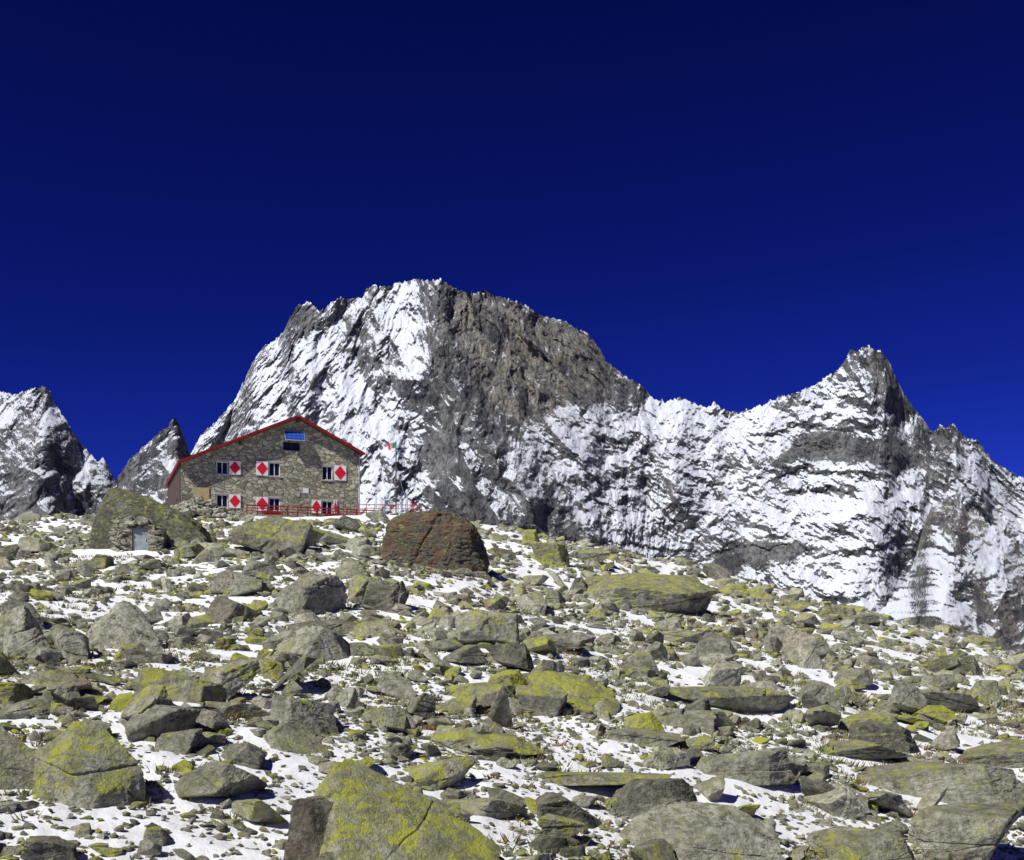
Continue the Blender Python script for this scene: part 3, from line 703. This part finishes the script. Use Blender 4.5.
# solar panel
m=NT('solar_cells');v=m.node('ShaderNodeTexBrick');m.l.new(m.objpos((1,1,1)),v.inputs['Vector'])
v.offset=0;v.inputs['Scale'].default_value=2.;v.inputs['Brick Width'].default_value=.9;v.inputs['Row Height'].default_value=.75;v.inputs['Mortar Size'].default_value=.035
v.inputs['Color1'].default_value=(.008,.05,.32,1);v.inputs['Color2'].default_value=(.012,.065,.38,1);v.inputs['Mortar'].default_value=(.10,.22,.55,1)
m.l.new(v.outputs[0],m.b.inputs['Base Color']);m.b.inputs['Roughness'].default_value=.5;m.b.inputs['Specular IOR Level'].default_value=.15
x0,x1=fw(284),fw(303);zb=fz(293,441.5)
bm=bmesh.new();box_bm(bm,0,x1-x0,0,1.15,-.03,.03)
sp=add('solar_panel',bm_mesh(bm,'solar_panel'),m.m,hut,label='small blue solar panel on gable wall')
sp.location=(x0,-.95,zb);sp.rotation_euler=(math.radians(60),0,0)
boxes('panel_frame',[(-.04,0,0,1.15,-.045,.04),(x1-x0,x1-x0+.04,0,1.15,-.045,.04),(-.04,x1-x0+.04,-.04,0,-.045,.04),(-.04,x1-x0+.04,1.15,1.19,-.045,.04)],M_STEEL,sp)
for b_ in [(x0+.2,x0+.26,-.9,0,zb-.02,zb+.04),(x1-.26,x1-.2,-.9,0,zb-.02,zb+.04)]: boxes('bracket',[b_],M_STEEL,hut)
boxes('signboard',[(fw(193),fw(209),-.09,-.01,fz(200,500),fz(200,487.5))],M_PLANK,hut,label='ochre wooden signboard on stone wall')
boxes('plaque',[(fw(303),fw(308.5),-.06,-.01,fz(305,493),fz(305,488))],M_WHITE,hut,label='small pale plaque on stone wall')
boxes('plaque',[(fw(297),fw(300),-.06,-.01,fz(305,497),fz(305,492))],M_STEEL,hut,label='small grey metal box')
boxes('downpipe',[(W_+.02,W_+.12,-.12,-.02,0.2,RZe-.1)],M_STEEL,hut)

# terrace wall, railings
HM=Matrix.Translation((HX,HY,HZ))@Matrix.Rotation(HA,4,'Z')
tw=boxes('terrace_wall',[(5.5,19.5,-3.2,-2.6,-2.,1.1),(19.0,19.5,-2.6,-.02,-2,1.1),(5.5,19.0,-2.6,-.02,-2,.95)],stone_mat('dry_stone',(.42,.38,.29),2.2),label='low dry-stone terrace wall in front of the hut',category='stone wall')
tw.matrix_world=HM
def railing(name,L,h,n,label,mat,M,rails=(1.,.55),th=.11):
    bm=bmesh.new();box_bm(bm,0,L,-.04,.04,h-th,h)
    o=add(name,bm_mesh(bm,name),mat,label=label,category='railing');o.matrix_world=M
    for r in rails[1:]: boxes('rail',[(0,L,-.035,.035,h*r-th*.8,h*r)],mat,o)
    for i in range(n):
        xx=L*i/(n-1)
        boxes('post',[(xx-th*.45,xx+th*.45,.041,.12,-.3,h+.06)],mat,o)
    return o
M_RAIL=flat_mat('railing_red_paint',(.26,.014,.02),.6,.2,2)
railing('railing',13.4,1.05,14,'dark red wooden railing along the hut terrace',M_RAIL,HM@Matrix.Translation((6.2,-2.9,1.1)),(1.,.72,.44))
railing('railing',6.5,1.0,9,'thin pale red fence beside the hut',flat_mat('faded_red_paint',(.40,.11,.10),.7,.2,2),Matrix.Translation((-15.9,114.,float(ground_z(-14,114))+.35))@Matrix.Rotation(.1,4,'Z'),(1.,.6),.07)
def bench(x0,y0):
    M_=HM@Matrix.Translation((x0,y0,.95))
    o=boxes('bench',[(0,1.8,-.2,.2,.42,.47)],M_RAIL,label='red wooden bench on the terrace',category='bench',group='benches on the terrace');o.matrix_world=M_
    boxes('backrest',[(0,1.8,.2,.25,.55,.95)],M_RAIL,o)
    boxes('leg',[(.1,.18,-.18,.24,0,.42)],M_WOOD,o);boxes('leg',[(1.6,1.68,-.18,.24,0,.42)],M_WOOD,o)
bench(8.2,-.7);bench(14.6,-.7)
def tube(name,p0,p1,r,mat,parent=None,r2=None,**kw):
    p0=Vector(p0);p1=Vector(p1);d=p1-p0;bm=bmesh.new()
    bmesh.ops.create_cone(bm,cap_ends=True,segments=10,radius1=r,radius2=r2 or r,depth=d.length)
    bmesh.ops.transform(bm,matrix=Matrix.Translation((p0+p1)/2)@d.to_track_quat('Z','Y').to_matrix().to_4x4(),verts=bm.verts)
    return add(name,bm_mesh(bm,name),mat,parent,**kw)
fx,fy=(396-512)/F_PX*117,117.;fzg=float(ground_z(fx,fy))
fp=bpy.data.objects.new('flagpole',None);col.objects.link(fp);fp.location=(fx,fy,fzg);fp['label']='thin steel flagpole with small tricolour flag';fp['category']='flagpole'
top=(HOR-441)/F_PX*fy-fzg
tube('pole',(0,0,-.3),(0,0,top),.075,flat_mat('weathered_pole',(.09,.09,.09),.6),fp,.055)
nx=18;Vf=[];Ff=[]
for i in range(nx+1):
    u=i/nx;
    for j in range(2):
        Vf.append((-.05-u*.8,.10*math.sin(u*7),top-.1-j*.6-.2*u))
for i in range(nx): Ff.append((2*i,2*i+2,2*i+3,2*i+1))
me=mesh_arr('flag',Vf,Ff,True);fl=add('flag',me,[flat_mat('flag_green',(.02,.25,.07)),M_WHITE,M_SRED],fp)
me.polygons.foreach_set('material_index',[min(2,i*3//nx) for i in range(nx)])
for dx in (-1.6,1.6): tube('guy_wire',(0,0,top*.7),(dx,.2,0),.02,M_STEEL,fp)
M_BLUE=flat_mat('blue_paint',(.06,.14,.38))
for i,(pxx,hh,mt) in enumerate(((376,2.2,M_STEEL),(385,2.0,M_BLUE),(402,2.6,M_BLUE),(407,2.3,M_STEEL),(412,1.9,M_SRED))):
    X_=(pxx-512)/F_PX*113.5;z_=float(ground_z(X_,113.5))
    sp_=tube('marker_pole',(0,0,-.2),(0,0,hh),.05,mt,label='thin painted marker pole beside the hut',category='pole',group='marker poles');sp_.location=(X_,113.5,z_)

# stone heap against the hut foot
Vc=[];Fc=[];of=0
for i in range(560):
    P,F=HB[i%14];sz=random.uniform(.25,.75);a=random.gauss(0,2.4);b=random.gauss(0,.9);h=max(0,2.2-abs(a)*.5-abs(b)*.7)*random.random()**.7
    Q=P*np.array([sz*1.2,sz,sz*.65]);R=np.array(Euler((random.uniform(-.4,.4),random.uniform(-.4,.4),random.uniform(0,3))).to_matrix())
    Vc.append(Q@R.T+np.array([a,b,h]));Fc.append(F+of);of+=len(P)
pl=add('stone_pile',mesh_arr('stone_pile',np.concatenate(Vc),np.concatenate(Fc),False,{'tint':np.full(of,.9),'lichen':np.full(of,.05),'rust':np.zeros(of)}),M_SCREE,label='heap of loose pale stones beside the hut',category='stones',kind='stuff')
pl.location=((198-512)/F_PX*109.5,109.5,float(ground_z((200-512)/F_PX*108,108))+.25);pl.rotation_euler=(0,0,.2)

# shed
sy_=SHY-1.6;sx_=(137-512)/F_PX*sy_;sz_=(HOR-551)/F_PX*sy_;q=sy_/F_PX
shed=bpy.data.objects.new('stone_shed',None);col.objects.link(shed);shed.location=(sx_-24*q,sy_,sz_);shed['label']='low dry-stone shed with grey door under a boulder';shed['category']='shed'
Wd=48*q;Hd=33*q;Dd=3.2
d0,d1,dh=19*q,35*q,23*q
rows=[(0,.30*d0,0,Dd,-1.6,Hd*.80),(.30*d0,.7*d0,0.02,Dd,-1.6,Hd*.93),(.7*d0,d0,-.02,Dd,-1.6,Hd*1.0),(d1,d1+.5*(Wd-d1),0,Dd,-1.6,Hd*.80),(d1+.5*(Wd-d1),Wd,.05,Dd,-1.6,Hd*.58),(d0,d1,0.03,Dd,dh,Hd*.95),(d0,d1,.4,Dd,-1.6,dh-.002)]
sw=boxes('wall',rows,stone_mat('shed_stone',(.40,.36,.27),2.8),shed)
Vc=[];Fc=[];of=0
for i in range(230):
    P,F=HB[i%14];u=random.random();a=u*Wd;front=i>=80
    top_=Hd*(.82 if u<.15 else .96 if u<.72 else .8-.7*(u-.72));sz=random.uniform(.22,.48)
    zz=top_+random.uniform(-.05,.2) if not front else random.uniform(-.2,1.)*top_*.9
    if front and d0-.3<a<d1+.3 and zz<dh+.25: continue
    yy=random.uniform(.1,1.8) if not front else random.uniform(-.12,.02)
    Q=P*np.array([sz*1.5,sz,sz*.6]);R=np.array(Euler((random.uniform(-.3,.3),random.uniform(-.3,.3),random.uniform(-.4,.4))).to_matrix())
    Vc.append(Q@R.T+np.array([a,yy,zz]));Fc.append(F+of);of+=len(P)
add('coping_stones',mesh_arr('coping',np.concatenate(Vc),np.concatenate(Fc),False,{'tint':np.full(of,.7),'lichen':np.full(of,.3),'rust':np.zeros(of)}),M_SCREE,shed)
dr=boxes('door',[(d0+.02,d1-.02,.10,.16,-.1,dh-.02)],flat_mat('grey_door_paint',(.22,.26,.27),.7),shed)
boxes('handle',[(d1-.2,d1-.14,.04,.10,dh*.45,dh*.55)],M_STEEL,dr)
boxes('lintel',[(d0-.2,d1+.2,-.08,-.025,dh,dh+.14)],M_WOOD,shed)
